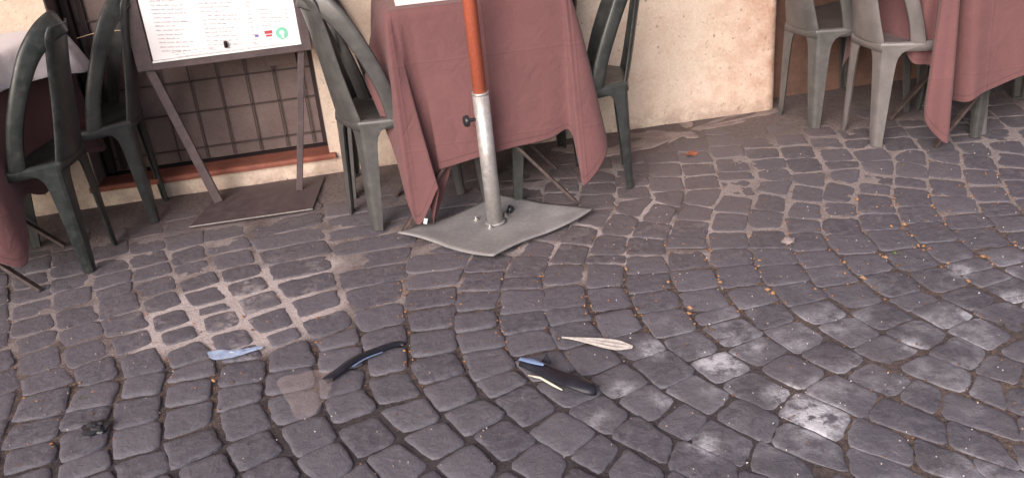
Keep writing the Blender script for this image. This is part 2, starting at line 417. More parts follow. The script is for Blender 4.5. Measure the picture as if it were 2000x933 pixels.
wall_panel(-6, -1.145, -.03, 3.2, name='left_plaster')
wall_panel(-.20, 1.74, -.03, 3.2, .045, name='pillar_plaster')
wall_panel(-1.145, -.20, -.03, .072, name='plinth')
b = MB(); b.box((-.67, .14, .06), (.95, .16, .05)); b.build('threshold', M_DARKW, wall)
b = MB(); b.box((-.67, .30, 1.2), (1.2, .05, 2.6)); b.build('inner_wall', M_DARKW, wall)
b = MB(); b.box((-.67, .10, 2.75), (.95, .25, .9)); b.build('lintel', M_PLASTER, wall)
# set-back doorway wall to the right, its shade painted into the brown
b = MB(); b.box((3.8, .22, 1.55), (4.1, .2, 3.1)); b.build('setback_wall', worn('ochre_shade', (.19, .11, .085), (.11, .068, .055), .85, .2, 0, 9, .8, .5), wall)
# jambs of the window recess
b = MB()
b.box((-1.150, .095, 1.25), (.018, .22, 2.36)); b.build('jamb', M_JAMB, wall)
b = MB(); b.box((-.192, .095, 1.25), (.022, .22, 2.36)); b.build('jamb', M_JAMB, wall)
# window: board, frame, sill, iron grille
win = empty('window', (-.67, .12, .1)); win.parent = wall
b = MB(); b.box((0, .036, 1.06), (.935, .02, 2.14)); b.build('shutter_board', M_PANEL, win)
b = MB()
b.box((-.44, .0, 1.1), (.030, .045, 2.2)); b.box((-.395, .02, 1.1), (.022, .03, 2.2))
b.box((.455, .0, 1.1), (.022, .03, 2.2)); b.build('window_frame', M_DARKW, win, mods=(('bevel', .003),))
b = MB()
zs = [.045, .20, .335, .48, .625, .77, .92, 1.07, 1.22, 1.37, 1.5, 1.65, 1.8, 1.95, 2.1]
for k, z in enumerate(zs): b.bar((-.455, .017+.002*math.sin(k), z), (.455, .017, z+.004*math.sin(k*2.1)),   .0055, .0055, (0, 1, 0))
gr = b.build('grille_crossbars', M_GRILLE, win)
b = MB()
for k in range(8):
    x = -.385 + k*.1125; b.bar((x, .009, 0.0), (x+.003*math.sin(k*3), .009, 2.2), .0052, .005)
b.build('grille_uprights', M_GRILLE, win)
b = MB(); b.box((.335, -.0, .395), (.12, .012, .075)); b.build('cover_plate', M_PANEL, win, mods=(('bevel', .002),))
# terracotta sill
V, Fc = [], []
n = 40
for i in range(n+1):
    x = -1.175 + i*(.998/n)
    wv = .002*noise.noise(Vector((x*9, 0, 3))); e = .004*noise.noise(Vector((x*25, 1, 3)))
    prof = [(.10, .088), (-.030, .098), (-.040+e, .096), (-.045+e, .088), (-.042+e, .076), (-.030, .071), (.10, .071)]
    for (y, z) in prof: V.append((x, y, z+wv))
for i in range(n):
    for k in range(6): a = i*7+k; Fc.append((a, a+7, a+8, a+1))
Fc += [tuple(range(7)), tuple(range(n*7, n*7+7))[::-1]]
sill = mesh('sill', V, Fc, M_SILL, wall, False)
# wire strung across the grille
b = MB(); b.tube([(-1.06, 3.915, .70), (-.98, 3.90, .716), (-.90, 3.895, .715), (-.80, 3.90, .695), (-.775, 3.9, .69)], .0022, 6)
tag(b.build('wire', flat('tan_wire', (.45, .33, .22)), smooth=True), 'thin tan wire strung across the window grille behind the menu stand', 'wire')

# ------------------------------------------------------------------ chairs
def strip(path, side, widths, lip=.006, n=6):
    """sweep a shallow channel along path; side = unit vectors across it"""
    P = catmull(path, n); S = catmull(side, n); Wd = catmull([(w_, 0, 0) for w_ in widths], n)
    V, Fc = [], []
    for i, p in enumerate(P):
        t = (P[min(i+1, len(P)-1)]-P[max(i-1, 0)]).normalized(); s_ = (S[i] - t*S[i].dot(t)).normalized(); nn = t.cross(s_)
        w_ = Wd[i].x/2
        for (a, h) in ((-1, -lip), (-.86, 0), (-.4, .002), (.4, .002), (.86, 0), (1, -lip)): V.append(p + s_*w_*a + nn*h)
    for i in range(len(P)-1):
        for k in range(5): a = i*6+k; Fc.append((a, a+1, a+7, a+6))
    return V, Fc
def make_chair():
    root = empty('plastic_chair')
    # seat: narrow at the back, wide at the front, dished, with a turned-down rim
    half = [(.225, 0), (.235, .10), (.228, .170), (.20, .192), (.08, .194), (-.05, .186), (-.100, .165), (-.190, .106), (-.205, .085), (-.21, 0)]
    out = [Vector((x, y, 0)) for x, y in half] + [Vector((x, -y, 0)) for x, y in half[-2:0:-1]]
    loop = catmull(out, 4, True); n = len(loop); c = Vector((.02, 0, 0)); V = [Vector((.02, 0, .408))]; Fc = []
    for s, z in ((.35, .4085), (.65, .412), (.85, .417), (.95, .421), (.985, .419), (1.0, .412), (1.012, .385)):
        for p in loop: q = c.lerp(p, s); V.append(Vector((q.x, q.y, z + .006*sm(.0, .22, q.x) - .004*sm(-.05, -.2, q.x))))
    for k in range(n): Fc.append((0, 1+k, 1+(k+1) % n))
    for r_ in range(6):
        for k in range(n): a = 1+r_*n+k; b_ = 1+r_*n+(k+1) % n; Fc.append((a, a+n, b_+n, b_))
    mesh('seat', V, Fc, M_CHAIR, root, mods=(('solid', .004, -1),))
    # backrest frame: two wings from the seat sides up to the apex, one hoop
    V, Fc = [], []
    path = []; side = []; wd = []
    for s in (1, -1):
        seg = [((-.088, .166*s, .405), (.75, .5*s, 0), .058), ((-.108, .168*s, .50), (.85, .35*s, .1), .052), ((-.140, .162*s, .60), (.85, .35*s, .15), .052), ((-.180, .142*s, .70), (.8, .45*s, .3), .056),
               ((-.220, .110*s, .785), (.65, .45*s, .5), .066), ((-.262, .062*s, .842), (.5, .25*s, .8), .078)]
        if s == -1: seg = seg[::-1]
        path += [x[0] for x in seg]; side += [x[1] for x in seg]; wd += [x[2] for x in seg]
        if s == 1: path.append((-.292, 0, .866)); side.append((.45, 0, .85)); wd.append(.085)
    v, f = strip(path, side, wd, .007, 8); mesh('back_frame', v, f, M_CHAIR, root, mods=(('solid', .0035, 0),))
    # centre splat between the rear corners, narrowing upwards
    pz = [(-.200, .406, .205), (-.218, .50, .180), (-.238, .62, .155), (-.258, .74, .150), (-.278, .83, .150), (-.290, .862, .12)]
    V, Fc = [], []; P = catmull([(x, 0, z) for x, z, w_ in pz], 4); Wd = catmull([(w_, 0, 0) for x, z, w_ in pz], 4)
    prof = [(-1, .012), (-.93, 0), (-.5, -.010), (0, -.014), (.5, -.010), (.93, 0), (1, .012)]
    for i, p in enumerate(P):
        for a, h in prof: V.append(p + Vector((h*1.0, a*Wd[i].x/2, 0)))
    for i in range(len(P)-1):
        for k in range(6): a = i*7+k; Fc.append((a, a+7, a+8, a+1))
    mesh('backrest', V, Fc, M_CHAIR, root, mods=(('solid', .0045, 0), ('sub', 1)))
    # legs: tapering L channels
    def leg(corner, foot, d1, d2, w0, w1, arch):
        corner = Vector(corner); foot = Vector(foot); d1 = Vector(d1).normalized(); d2 = Vector(d2).normalized()
        V, Fc = [], []; N = 14
        for i in range(N+1):
            t = i/N; t = t**1.4 if i < N else 1
            p = corner.lerp(foot, t)
            base = w0*(1-t)+w1*t
            a1 = base + arch*math.exp(-t/.045); a2 = (base*.95 + arch*.8*math.exp(-t/.045))
            if t > .92: a2 *= .75
            pts = [p + d1*a1 - d2*(-.010), p + d1*a1, p + d1*a1*.5, p + d1*.012, p + d1*.003 + d2*.003, p + d2*.012, p + d2*a2*.5, p + d2*a2, p + d2*a2 + d1*.010]
            V += pts
        m = 9
        for i in range(N):
            for k in range(m-1): a = i*m+k; Fc.append((a, a+1, a+m+1, a+m))
        # foot pad
        bI = len(V); z0 = foot.z; q = [foot + d1*w1, foot, foot + d2*w1*.9, foot + d1*w1*.8 + d2*w1*.8]
        V += [Vector((x.x, x.y, z0+.010)) for x in q]; Fc.append((bI, bI+1, bI+2, bI+3))
        mesh('leg', V, Fc, M_CHAIR, root, False, mods=(('solid', .005, 0),))
    for s in (1, -1):
        leg((-.200, .102*s, .404), (-.210, .112*s, .0), (.14, .09*s, 0), (0, -1*s, 0), .056, .028, .070)
        leg((.226, .190*s, .406), (.245, .200*s, .0), (-1, 0, 0), (0, -1*s, 0), .052, .028, .080)
    return root
def copy_tree(o):
    r = o.copy(); COL.objects.link(r)
    for ch in o.children:
        c = ch.copy(); COL.objects.link(c); c.parent = r
        for k in ch.children:
            d = k.copy(); COL.objects.link(d); d.parent = c
    return r
proto = make_chair()
# rear-feet centre, facing direction, tilt
chairs = [
    ((-1.040, 3.415), (-.97, .20), 'dark green plastic chair beside the white overlaid table, in front of the menu stand side'),
    ((-.885, 3.790), (-1, .04), 'green plastic chair against the wall beside the iron menu stand'),
    ((-.100, 3.385), (.915, .403), 'pale grey green chair at left of the burgundy table with the orange pole'),
    ((-.125, 3.745), (.99, -.10), 'chair by the wall mostly hidden behind the one left of the central table'),
    ((.960, 3.43), (-.97, .20), 'green chair at right of the central burgundy table, in front of the bright wall'),
    ((.80, 3.74), (-.98, -.1), 'chair next to the wall hidden behind the right corner of the central tablecloth'),
    ((1.79, 3.75), (.95, .25), 'grey green chair against the pillar edge behind the paler chair'),
    ((1.930, 3.468), (.99, .10), 'pale grey chair tucked in at the left of the right hand table'),
    ((2.775, 3.52), (-.99, -.06), 'green chair beyond the right hand table with only its legs showing under the cloth'),
]
CHAIR_LIGHT = [.03, .16, .40, .4, .12, .1, .45, .9, .3]  # paleness per chair: the light on each one put into its colour
labels = [
    'dark green plastic chair pulled up to the table with the white overlay',
    'green plastic chair against the wall next to the iron menu stand',
    'pale grey green chair just left of the cloth with the orange pole',
    'chair by the wall hidden behind the pale chair beside the orange pole table',
    'dark green chair at the right of the orange pole table before bright wall',
    'chair near the wall behind the right drooping corner of the orange pole tablecloth',
    'grey green chair standing against the brown pillar edge',
    'pale grey chair with thick front leg, nearest the drooping right hand cloth',
    'green chair showing only its legs beneath the hem of the right hand cloth']
for i, ((x, y), (fx, fy), _) in enumerate(chairs):
    o = proto if i == 0 else copy_tree(proto)
    a = math.atan2(fy, fx); fv = Vector((math.cos(a), math.sin(a)))
    o.location = (x + fv.x*.210, y + fv.y*.210, .003); o.rotation_euler = (0, 0, a)
    for ch in o.children: ch['light_tone'] = CHAIR_LIGHT[i]
    tag(o, labels[i], 'chair', 'green plastic chairs around the restaurant tables')

# ------------------------------------------------------------------ tables and cloths
def make_table(x0, x1, y0, y1, ztop, xfr, label):
    root = empty('folding_table', ((x0+x1)/2, (y0+y1)/2, 0)); tag(root, label, 'table', 'folding tables under burgundy cloths')
    cx, cy = (x0+x1)/2, (y0+y1)/2
    b = MB(); b.box((0, 0, ztop-.018), (x1-x0-.01, y1-y0-.01, .028)); b.build('tabletop', M_TOP, root, mods=(('bevel', .004),))
    xa, xb, ya, yb = xfr
    for (y, off) in ((ya, 0), (yb, 0)):
        for k, (a, c) in enumerate((((xa, 0), (xb-.05, ztop-.035)), ((xb, 0), (xa+.05, ztop-.035)))):
            yy = y + (.014 if k else -.014)
            yt = yy + (.10 if y == ya else 0); b = MB(); b.bar((a[0]-cx, yy-cy, .006), (c[0]-cx, yt-cy, c[1]), .012, .026, (0, 1, 0)); b.build('leg', M_LEG, root, mods=(('bevel', .002),))
    b = MB()
    b.tube([(xa-cx, ya-cy, .02), (xa-cx, yb-cy, .02)], .007, 8); b.tube([(xb-cx, ya-cy+.014, .03), (xb-cx, yb-cy, .03)], .007, 8)
    return root
make_table(.11, .70, 3.32, 3.85, .775, (.04, .70, 3.235, 3.60), 'folding table with crossed dark legs under the central cloth behind the pole')
make_table(-1.95, -1.25, 3.22, 3.80, .755, (-1.95, -1.22, 3.20, 3.56), 'folding table with crossed legs under the left cloth with a white overlay')
make_table(2.13, 2.92, 3.24, 3.85, .765, (2.145, 2.9, 3.275, 3.62), 'folding table with thin metal legs under the right hand cloth')
def drape(name, top, hem, zc, sag=.6, levels=18, per=8, ripple=.006, seed=0, mat=M_CLOTH, centre=None, tn=.0018, ease=None):
    """top / hem: matched closed lists of control points (counter-clockwise from above)"""
    E_ = catmull([((ease or {}).get(i, sag), 0, 0) for i in range(len(top))], per, True)
    T = catmull(top, per, True); H = catmull(hem, per, True); n = len(T); V, Fc = [], []
    # rounded table edge, then falling cloth
    c = centre or sum((Vector(p) for p in top), Vector())/len(top); c = Vector((c.x, c.y, zc))
    for s in (.0, .5, .9):
        for k in range(n): q = c.lerp(T[k], s); V.append(Vector((q.x, q.y, zc + .0012*noise.noise(Vector((q.x*8, q.y*8, seed))))))
    for l in range(levels+1):
        t = l/levels
        for k in range(n):
            a, b_ = T[k], H[k]
            ez = t**1.1; e = t**max(.3, E_[k].x)
            out = (a - Vector((c.x, c.y, a.z))); out.z = 0; out.normalize()
            p = Vector((a.x + (b_.x-a.x)*e, a.y + (b_.y-a.y)*e, a.z + (b_.z-a.z)*ez))
            p += out*(ripple*t*noise.noise(Vector((a.x*9+seed, a.y*9, p.z*2))) + .006*sm(0, .06, t))
            if l == 0: p.z = zc - .001
            V.append(p)
    rows = levels+4
    fall = [0.0]*(3*n) + [l/levels for l in range(levels+1) for k in range(n)]
    for r_ in range(rows-1):
        for k in range(n): a = r_*n+k; b_ = r_*n+(k+1) % n; Fc.append((a, b_, b_+n, a+n))
    bm = bmesh.new(); me = bpy.data.meshes.new(name); me.from_pydata([tuple(v) for v in V], [], Fc); at = me.attributes.new('fall', 'FLOAT', 'POINT'); at.data.foreach_set('value', fall); bm.from_mesh(me)
    bmesh.ops.remove_doubles(bm, verts=bm.verts, dist=1e-5); bmesh.ops.recalc_face_normals(bm, faces=bm.faces); bm.to_mesh(me); bm.free()
    me.polygons.foreach_set('use_smooth', [True]*len(me.polygons)); me.materials.append(mat)
    o = bpy.data.objects.new(name, me); COL.objects.link(o)
    d = o.modifiers.new('solid', 'SOLIDIFY'); d.thickness = tn; d.offset = 1
    d = o.modifiers.new('sub', 'SUBSURF'); d.levels = 1; d.render_levels = 1
    return o
# central cloth. order: front-left corner fold, along the front, front-right cone, right side, back, left side
z = .785
top = [(.105, 3.33, z), (.095, 3.312, z), (.108, 3.303, z), (.122, 3.30, z), (.14, 3.30, z), (.17, 3.30, z), (.22, 3.30, z), (.40, 3.30, z), (.60, 3.30, z), (.690, 3.30, z), (.700, 3.30, z), (.712, 3.308, z), (.716, 3.33, z), (.716, 3.45, z), (.716, 3.65, z), (.70, 3.86, z), (.40, 3.87, z), (.11, 3.86, z), (.10, 3.70, z), (.10, 3.45, z)]
hem = [(.060, 3.30, .30), (.085, 3.20, .115), (.118, 3.185, .045), (.196, 3.180, .175), (.165, 3.225, .018), (.262, 3.275, .225), (.215, 3.240, .222), (.43, 3.245, .258), (.60, 3.25, .272), (.685, 3.262, .290), (.700, 3.215, .165), (.712, 3.19, .098), (.815, 3.235, .215), (.80, 3.38, .36), (.78, 3.65, .33), (.80, 3.88, .18), (.40, 3.895, .32), (.04, 3.89, .25), (.03, 3.75, .35), (.0, 3.44, .52)]
cl = drape('tablecloth', top, hem, z, .75, seed=1, ease={2: .9, 3: 1.5, 4: 1.25, 5: 2.4, 6: 1.6, 7: 1.0})
tag(cl, 'burgundy tablecloth hanging askew behind the orange and grey pole', 'tablecloth', 'burgundy cloths on the folding tables')
b = MB(); b.box((.128, 3.176, .060), (.012, .003, .020), Matrix.Rotation(.3, 3, 'Y')); t_ = b.build('care_tag', M_WHITEM); t_.parent = cl
# left cloth
z = .765
top = [(-1.34, 3.20, z), (-1.30, 3.20, z), (-1.285, 3.215, z), (-1.278, 3.25, z), (-1.25, 3.38, z), (-1.20, 3.55, z), (-1.13, 3.74, z), (-1.13, 3.80, z), (-1.18, 3.81, z), (-1.6, 3.81, z), (-1.94, 3.81, z), (-1.95, 3.45, z), (-1.95, 3.20, z), (-1.7, 3.20, z), (-1.5, 3.20, z)]
hem = [(-1.36, 3.13, .24), (-1.285, 3.13, .165), (-1.225, 3.17, .125), (-1.215, 3.24, .20), (-1.23, 3.36, .30), (-1.20, 3.50, .25), (-1.12, 3.62, .33), (-1.04, 3.73, .30), (-1.12, 3.88, .28), (-1.6, 3.86, .3), (-2.0, 3.86, .3), (-2.0, 3.45, .3), (-2.0, 3.13, .3), (-1.7, 3.13, .34), (-1.5, 3.13, .32)]
cl = drape('tablecloth', top, hem, z, .8, seed=5)
tag(cl, 'burgundy tablecloth under a white overlay behind the dark green chair', 'tablecloth', 'burgundy cloths on the folding tables')
z2 = .772
top = [(-1.34, 3.195, z2), (-1.295, 3.195, z2), (-1.275, 3.21, z2), (-1.270, 3.25, z2), (-1.24, 3.38, z2), (-1.19, 3.54, z2), (-1.12, 3.70, z2), (-1.10, 3.76, z2), (-1.14, 3.82, z2), (-1.6, 3.82, z2), (-1.95, 3.82, z2), (-1.96, 3.45, z2), (-1.96, 3.19, z2), (-1.7, 3.19, z2), (-1.5, 3.19, z2)]
hem = [(-1.33, 3.16, .66), (-1.27, 3.16, .65), (-1.25, 3.19, .65), (-1.24, 3.28, .655), (-1.21, 3.42, .66), (-1.125, 3.52, .655), (-1.06, 3.60, .645), (-1.00, 3.70, .62), (-1.08, 3.86, .64), (-1.6, 3.86, .68), (-2.0, 3.86, .66), (-2.0, 3.45, .68), (-2.0, 3.15, .66), (-1.7, 3.15, .68), (-1.5, 3.15, .67)]
cl = drape('overlay_cloth', top, hem, z2, .8, levels=8, ripple=.014, seed=8, mat=M_WHITE)
tag(cl, 'short white overlay cloth hanging over the left burgundy tablecloth', 'tablecloth')
# right cloth with deep folds at its front left corner
z = .775
top = [(2.12, 3.32, z), (2.115, 3.27, z), (2.12, 3.245, z), (2.135, 3.235, z), (2.150, 3.235, z), (2.172, 3.262, z), (2.195, 3.232, z), (2.30, 3.23, z), (2.55, 3.23, z), (2.90, 3.23, z), (2.93, 3.26, z), (2.93, 3.55, z), (2.92, 3.86, z), (2.5, 3.87, z), (2.16, 3.87, z), (2.125, 3.85, z), (2.12, 3.80, z), (2.12, 3.6, z), (2.12, 3.42, z)]
hem = [(2.075, 3.35, .33), (2.150, 3.34, .30), (2.050, 3.20, .17), (2.095, 3.17, .085), (2.140, 3.17, .066), (2.178, 3.37, .17), (2.212, 3.195, .20), (2.30, 3.19, .238), (2.55, 3.19, .29), (2.97, 3.18, .22), (3.0, 3.22, .2), (2.99, 3.55, .3), (3.0, 3.9, .25), (2.5, 3.9, .3), (2.15, 3.91, .25), (2.03, 3.80, .175), (1.99, 3.70, .26), (2.03, 3.6, .38), (2.06, 3.45, .40)]
cl = drape('tablecloth', top, hem, z, .7, seed=9, ease={1: .45, 5: .4})
tag(cl, 'burgundy tablecloth with deep corner folds at the right edge of the photo', 'tablecloth', 'burgundy cloths on the folding tables')
# white runner on the central table
b = MB(); pts = []
V = [(.135, 3.36, .788), (.69, 3.345, .788), (.68, 3.80, .788), (.14, 3.80, .788)]
V2 = catmull([Vector(v) for v in V[:1]] + [Vector(V[1]), Vector(V[2]), Vector(V[3])], 1, True)
o = mesh('overlay_cloth', V2, [(0, 1, 2, 3)], m_cloth('pinkish_white_cloth', (.66, .56, .56), (.70, .60, .60)), mods=(('solid', .002, 1),)); tag(o, 'pinkish white cover cloth lying flat on the table behind the pole', 'cover cloth')

# ------------------------------------------------------------------ umbrella with bent plate
um = empty('umbrella', (.375, 3.17, 0)); tag(um, 'market umbrella pole, orange above galvanised tube, bolted to a warped plate', 'umbrella')
corners = [Vector((.022, 3.175, 0)), Vector((.330, 2.895, 0)), Vector((.735, 3.135, 0)), Vector((.43, 3.395, 0))]
N = 24; V, Fc = [], []
for j in range(N+1):
    for i in range(N+1):
        a, c_ = i/N, j/N
        p = (corners[0]*(1-a)+corners[1]*a)*(1-c_) + (corners[3]*(1-a)+corners[2]*a)*c_
        # wavy edges (buckled sheet)
        ea = abs(a-.5)*2; ec = abs(c_-.5)*2
        z_ = .010 + .009*sm(.5, 1, max(ea, ec))*(.5+.5*math.sin(a*5.2+1.0)*math.cos(c_*4.1+.4)) + .010*ea*ec
        inw = .022*math.sin(a*math.pi*1.6+.3)*sm(.6, 1, 1-c_) ; p = p + Vector((.55, .6, 0))*inw*.6
        inw2 = .018*math.sin(c_*math.pi*2)*sm(.6, 1, a); p = p + Vector((-.3, .5, 0))*inw2
        V.append(Vector((p.x-.375, p.y-3.17, z_)))
for j in range(N):
    for i in range(N): a = j*(N+1)+i; Fc.append((a, a+1, a+N+2, a+N+1))
mesh('base_plate', V, Fc, M_PLATE, um, mods=(('solid', .005, 1),))
def lean(h): return Vector((.002 - .012*h, .0, h))     # the pole leans a hair
b = MB(); b.tube([lean(.013), lean(.505)], .0285, 28); b.tube([lean(.500), lean(.508)], .0295, 28); lt = b.build('lower_tube', M_TUBE, um, True)
for p in lt.data.polygons: p.use_smooth = len(p.vertices) == 4
b = MB(); b.tube([lean(.02), lean(.024)], [.040, .031], 24); b.build('weld_collar', M_PLATE, um, True)
b = MB(); b.tube([lean(.504), lean(2.25)], .0235, 28); up = b.build('upper_pole', M_TERRA, um, True)
b = MB(); c0 = lean(.415); b.tube([c0+Vector((-.026, -.004, 0)), c0+Vector((-.050, -.010, 0))], .006, 10)
kn = b.build('knob_screw', M_BLACK, um, True)
b = MB(); k0 = c0+Vector((-.048, -.009, 0)); dr = Vector((-1, -.25, 0)).normalized()
b.tube([k0, k0+dr*.004, k0+dr*.010, k0+dr*.020, k0+dr*.023], [.010, .019, .021, .018, .008], 10); b.build('knob', M_BLACK, um, True)
for (dx, dy) in ((-.062, .046), (-.024, -.040), (.046, .036), (.070, .078)):
    b = MB(); b.tube([(dx, dy, .014), (dx, dy, .022)], .009, 6); b.tube([(dx, dy, .022), (dx, dy, .032)], .004, 8); b.build('bolt', M_BOLT, um)
b = MB(); b.tube([(.062, .060, .018), (.075, .070, .040)], .011, 8); b.build('rubber_foot', M_BLACK, um, True)
# canopy over the table, above the frame
V, Fc = [(0, 0, 2.62)], []; n = 8; ring = []
for r_, z_ in ((.45, 2.52), (.9, 2.39), (1.25, 2.27)):
    for k in range(n*2):
        a = math.pi/8*k; rr = r_*(1.0 if k % 2 == 0 else .955); V.append((rr*math.cos(a), rr*math.sin(a), z_ - (.015 if k % 2 else 0)))
for k in range(16): Fc.append((0, 1+k, 1+(k+1) % 16))
for r_ in range(2):
    for k in range(16): a = 1+r_*16+k; b_ = 1+r_*16+(k+1) % 16; Fc.append((a, a+16, b_+16, b_))
t = NT('canopy_fabric'); t.b.inputs['Base Color'].default_value = (.70, .52, .42, 1)
tr = t.n('ShaderNodeBsdfTranslucent'); tr.inputs[0].default_value = (.75, .55, .45, 1); mx = t.n('ShaderNodeMixShader'); mx.inputs[0].default_value = .45
om = [n_ for n_ in t.t.nodes if n_.type == 'OUTPUT_MATERIAL'][0]; t.l(t.b.outputs[0], mx.inputs[1]); t.l(tr.outputs[0], mx.inputs[2]); t.l(mx.outputs[0], om.inputs[0])
mesh('canopy', V, Fc, t.m, um, False)
b = MB()
for k in range(8):
    a = math.pi/4*k; b.bar((0, 0, 2.58), (1.24*math.cos(a), 1.24*math.sin(a), 2.26), .012, .02, (0, 0, 1))
b.build('ribs', M_TERRA, um)

for (x, y, lab) in ((-2.25, 3.05, 'added unseen umbrella shading the left hand table from the sky'), (3.25, 3.10, 'added unseen umbrella shading the right hand table from the sky')):  # umbrellas added out of view to block sky light over the side tables
    u2 = copy_tree(um); u2.location = (x, y, 0); u2['label'] = lab; u2['group'] = 'market umbrellas along the terrace'
um['group'] = 'market umbrellas along the terrace'
# ------------------------------------------------------------------ menu stand
ms = empty('menu_stand', (-.5, 3.74, 0)); tag(ms, 'brown iron menu stand with a bright white printed menu and flat base plate', 'menu stand')
o3 = Vector((-.5, 3.74, 0))
cs = [(-.755, 3.560), (-.285, 3.556), (-.235, 3.885), (-.66, 3.900)]
V = [Vector((x, y, z_)) - o3 for z_ in (.006, .013) for x, y in cs]
mesh('base_plate', V, [(3, 2, 1, 0), (4, 5, 6, 7), (0, 1, 5, 4), (1, 2, 6, 5), (2, 3, 7, 6), (3, 0, 4, 7)], M_IRON, ms, False, (('bevel', .002),))
b = MB(); b.bar((-.757-o3.x+.003, 3.5575-o3.y, .0135), (-.283-o3.x, 3.5535-o3.y, .0135), .0022, .004, (0, 0, 1)); b.build('bright_edge', M_BOLT, ms)
b = MB(); b.bar(Vector((-.662, 3.775, .012))-o3, Vector((-.852, 3.79, .80))-o3, .036, .018, (0, 1, 0)); b.build('post', M_IRON, ms, mods=(('bevel', .003),))
b = MB(); b.bar(Vector((-.338, 3.775, .012))-o3, Vector((-.188, 3.79, .80))-o3, .026, .018, (0, 1, 0)); b.build('post', M_IRON, ms, mods=(('bevel', .003),))
b = MB(); b.bar(Vector((-.80, 3.80, .72))-o3, Vector((-.865, 3.80, 1.5))-o3, .03, .018, (0, 1, 0)); b.build('post', M_IRON, ms)
# frame of the board
zb = .585
b = MB(); y0 = 3.765-o3.y
b.box((-.500-o3.x, y0, zb+.012), (.565, .022, .036)); b.box((-.808-o3.x, y0, zb+.46), (.060, .024, .93)); b.box((-.205-o3.x, y0, zb+.46), (.036, .024, .93)); b.box((-.50-o3.x, y0, zb+.94), (.565, .022, .03))
b.build('board_frame', M_IRON, ms, mods=(('bevel', .003),))
b = MB(); b.box((-.500-o3.x, y0+.006, zb+.47), (.57, .010, .92)); b.build('backboard', M_PANEL, ms)
pg_y = y0-.004
b = MB(); b.box((-.499-o3.x, pg_y, zb+.48), (.548, .004, .905)); page = b.build('menu_page', M_PAPER, ms)
b = MB(); b.box((-.499-o3.x, pg_y-.006, zb+.026), (.552, .012, .007)); b.build('ledge', M_WHITEM, ms, mods=(('bevel', .001),))
rng = random.Random(11)
ink, pink = MB(), MB()
def text_row(mb, x0, x1, z_, slope, h=.0036):
    x = x0
    while x < x1:
        L = rng.uniform(.012, .034); L = min(L, x1-x)
        # a word: broken into letter-like ticks
        q = x
        while q < x+L:
            lw = rng.uniform(.0018, .0036); zz = z_ + slope*(q-x0)
            hh = h*rng.choice((.7, .7, 1.0, 1.25)); mb.add([(q, pg_y-.0032, zz), (q+lw, pg_y-.0032, zz), (q+lw, pg_y-.0032, zz+hh), (q, pg_y-.0032, zz+hh)], [(0, 1, 2, 3)])
            q += lw+.0012
        x += L + .006
for row in range(36):
    z_ = zb+.060+row*.0155 + rng.uniform(-.001, .001)
    heading = row % 9 == 8
    for (cx0, cx1, prx) in ((-.235, -.105, -.065), (-.045, .075, .100)):
        text_row(pink if heading else ink, cx0, cx0+(cx1-cx0)*(rng.uniform(.5, .7) if heading else rng.uniform(.5, 1.0)), z_, -.10)
        if not heading: text_row(ink, prx, prx+.014, z_-.014, -.1)
    if z_ > zb+.105 and rng.random() < .75: text_row(ink, .145, .145+rng.uniform(.03, .08), z_, -.12); text_row(ink, .236, .246, z_-.012, -.1)
for k in range(3): text_row(ink, -.20+k*.01, -.20+rng.uniform(.25, .44), zb+.050-k*.009, .0, .0022)
nf = len(ink.f); ink.add(pink.v, pink.f); lt_ = ink.build('lettering', M_INK, page); lt_.data.materials.append(M_PINKINK)
for p in lt_.data.polygons[nf:]: p.material_index = 1
def disc(mb, cx, cz, r, y_, n=28):
    mb.add([(cx+r*math.cos(2*math.pi*k/n), y_, cz+r*math.sin(2*math.pi*k/n)) for k in range(n)], [tuple(range(n))])
em = MB(); disc(em, .212, zb+.072, .023, pg_y-.0035); e_ = em.build('badge', M_GREEN, page)
w_ = MB(); disc(w_, .212, zb+.074, .0095, pg_y-.0045, 12); w_.box((.214, pg_y-.0045, zb+.061), (.009, .001, .013)); w_.build('badge_glyph', M_WHITEM, page)
b = MB(); b.box((.163, pg_y-.0035, zb+.082), (.028, .001, .012)); b.box((.163, pg_y-.0035, zb+.069), (.022, .001, .007)); b.build('red_stamp', M_RED, page)
b = MB(); b.box((.118, pg_y-.0035, zb+.074), (.014, .001, .010)); b.build('violet_stamp', M_VIOLET, page)
b = MB(); b.box((.0, pg_y-.010, zb+.058), (.012, .014, .024)); b.tube([(.0, pg_y-.02, zb+.052), (0, pg_y-.02, zb+.066)], .004, 8); b.build('clip', M_DARKW, ms, mods=(('bevel', .002),))

# ------------------------------------------------------------------ litter and debris
def ribbon(name, path, side, widths, mat, th=.003, lip=.004, bulge=.004, n=8, parent=None):
    P = catmull(path, n); S = catmull(side, n); Wd = catmull([(w_, 0, 0) for w_ in widths], n); V, Fc = [], []; prof = ((-1, 0), (-.7, .6), (0, 1), (.7, .6), (1, 0))
    for i, p in enumerate(P):
        t_ = (P[min(i+1, len(P)-1)]-P[max(i-1, 0)]).normalized(); s_ = (S[i]-t_*S[i].dot(t_)).normalized()
        up_ = s_.cross(t_); up_ = up_ if up_.z > 0 else -up_
        for a, h in prof: V.append(p + s_*Wd[i].x/2*a + up_*bulge*h)
    for i in range(len(P)-1):
        for k in range(4): a = i*5+k; Fc.append((a, a+1, a+6, a+5))
    return mesh(name, V, Fc, mat, parent, mods=(('solid', th, 0), ('sub', 1)))
bs = worn('blue_black_plastic', (.012, .012, .018), (.025, .028, .045), .30, .35, 0, 18, .5, .08)
M_BLUE = worn('blue_sheen', (.16, .24, .42), (.26, .36, .55), .3, .6, 0, 30, .5, .05)  # highlight on the black plastic, painted as a blue colour
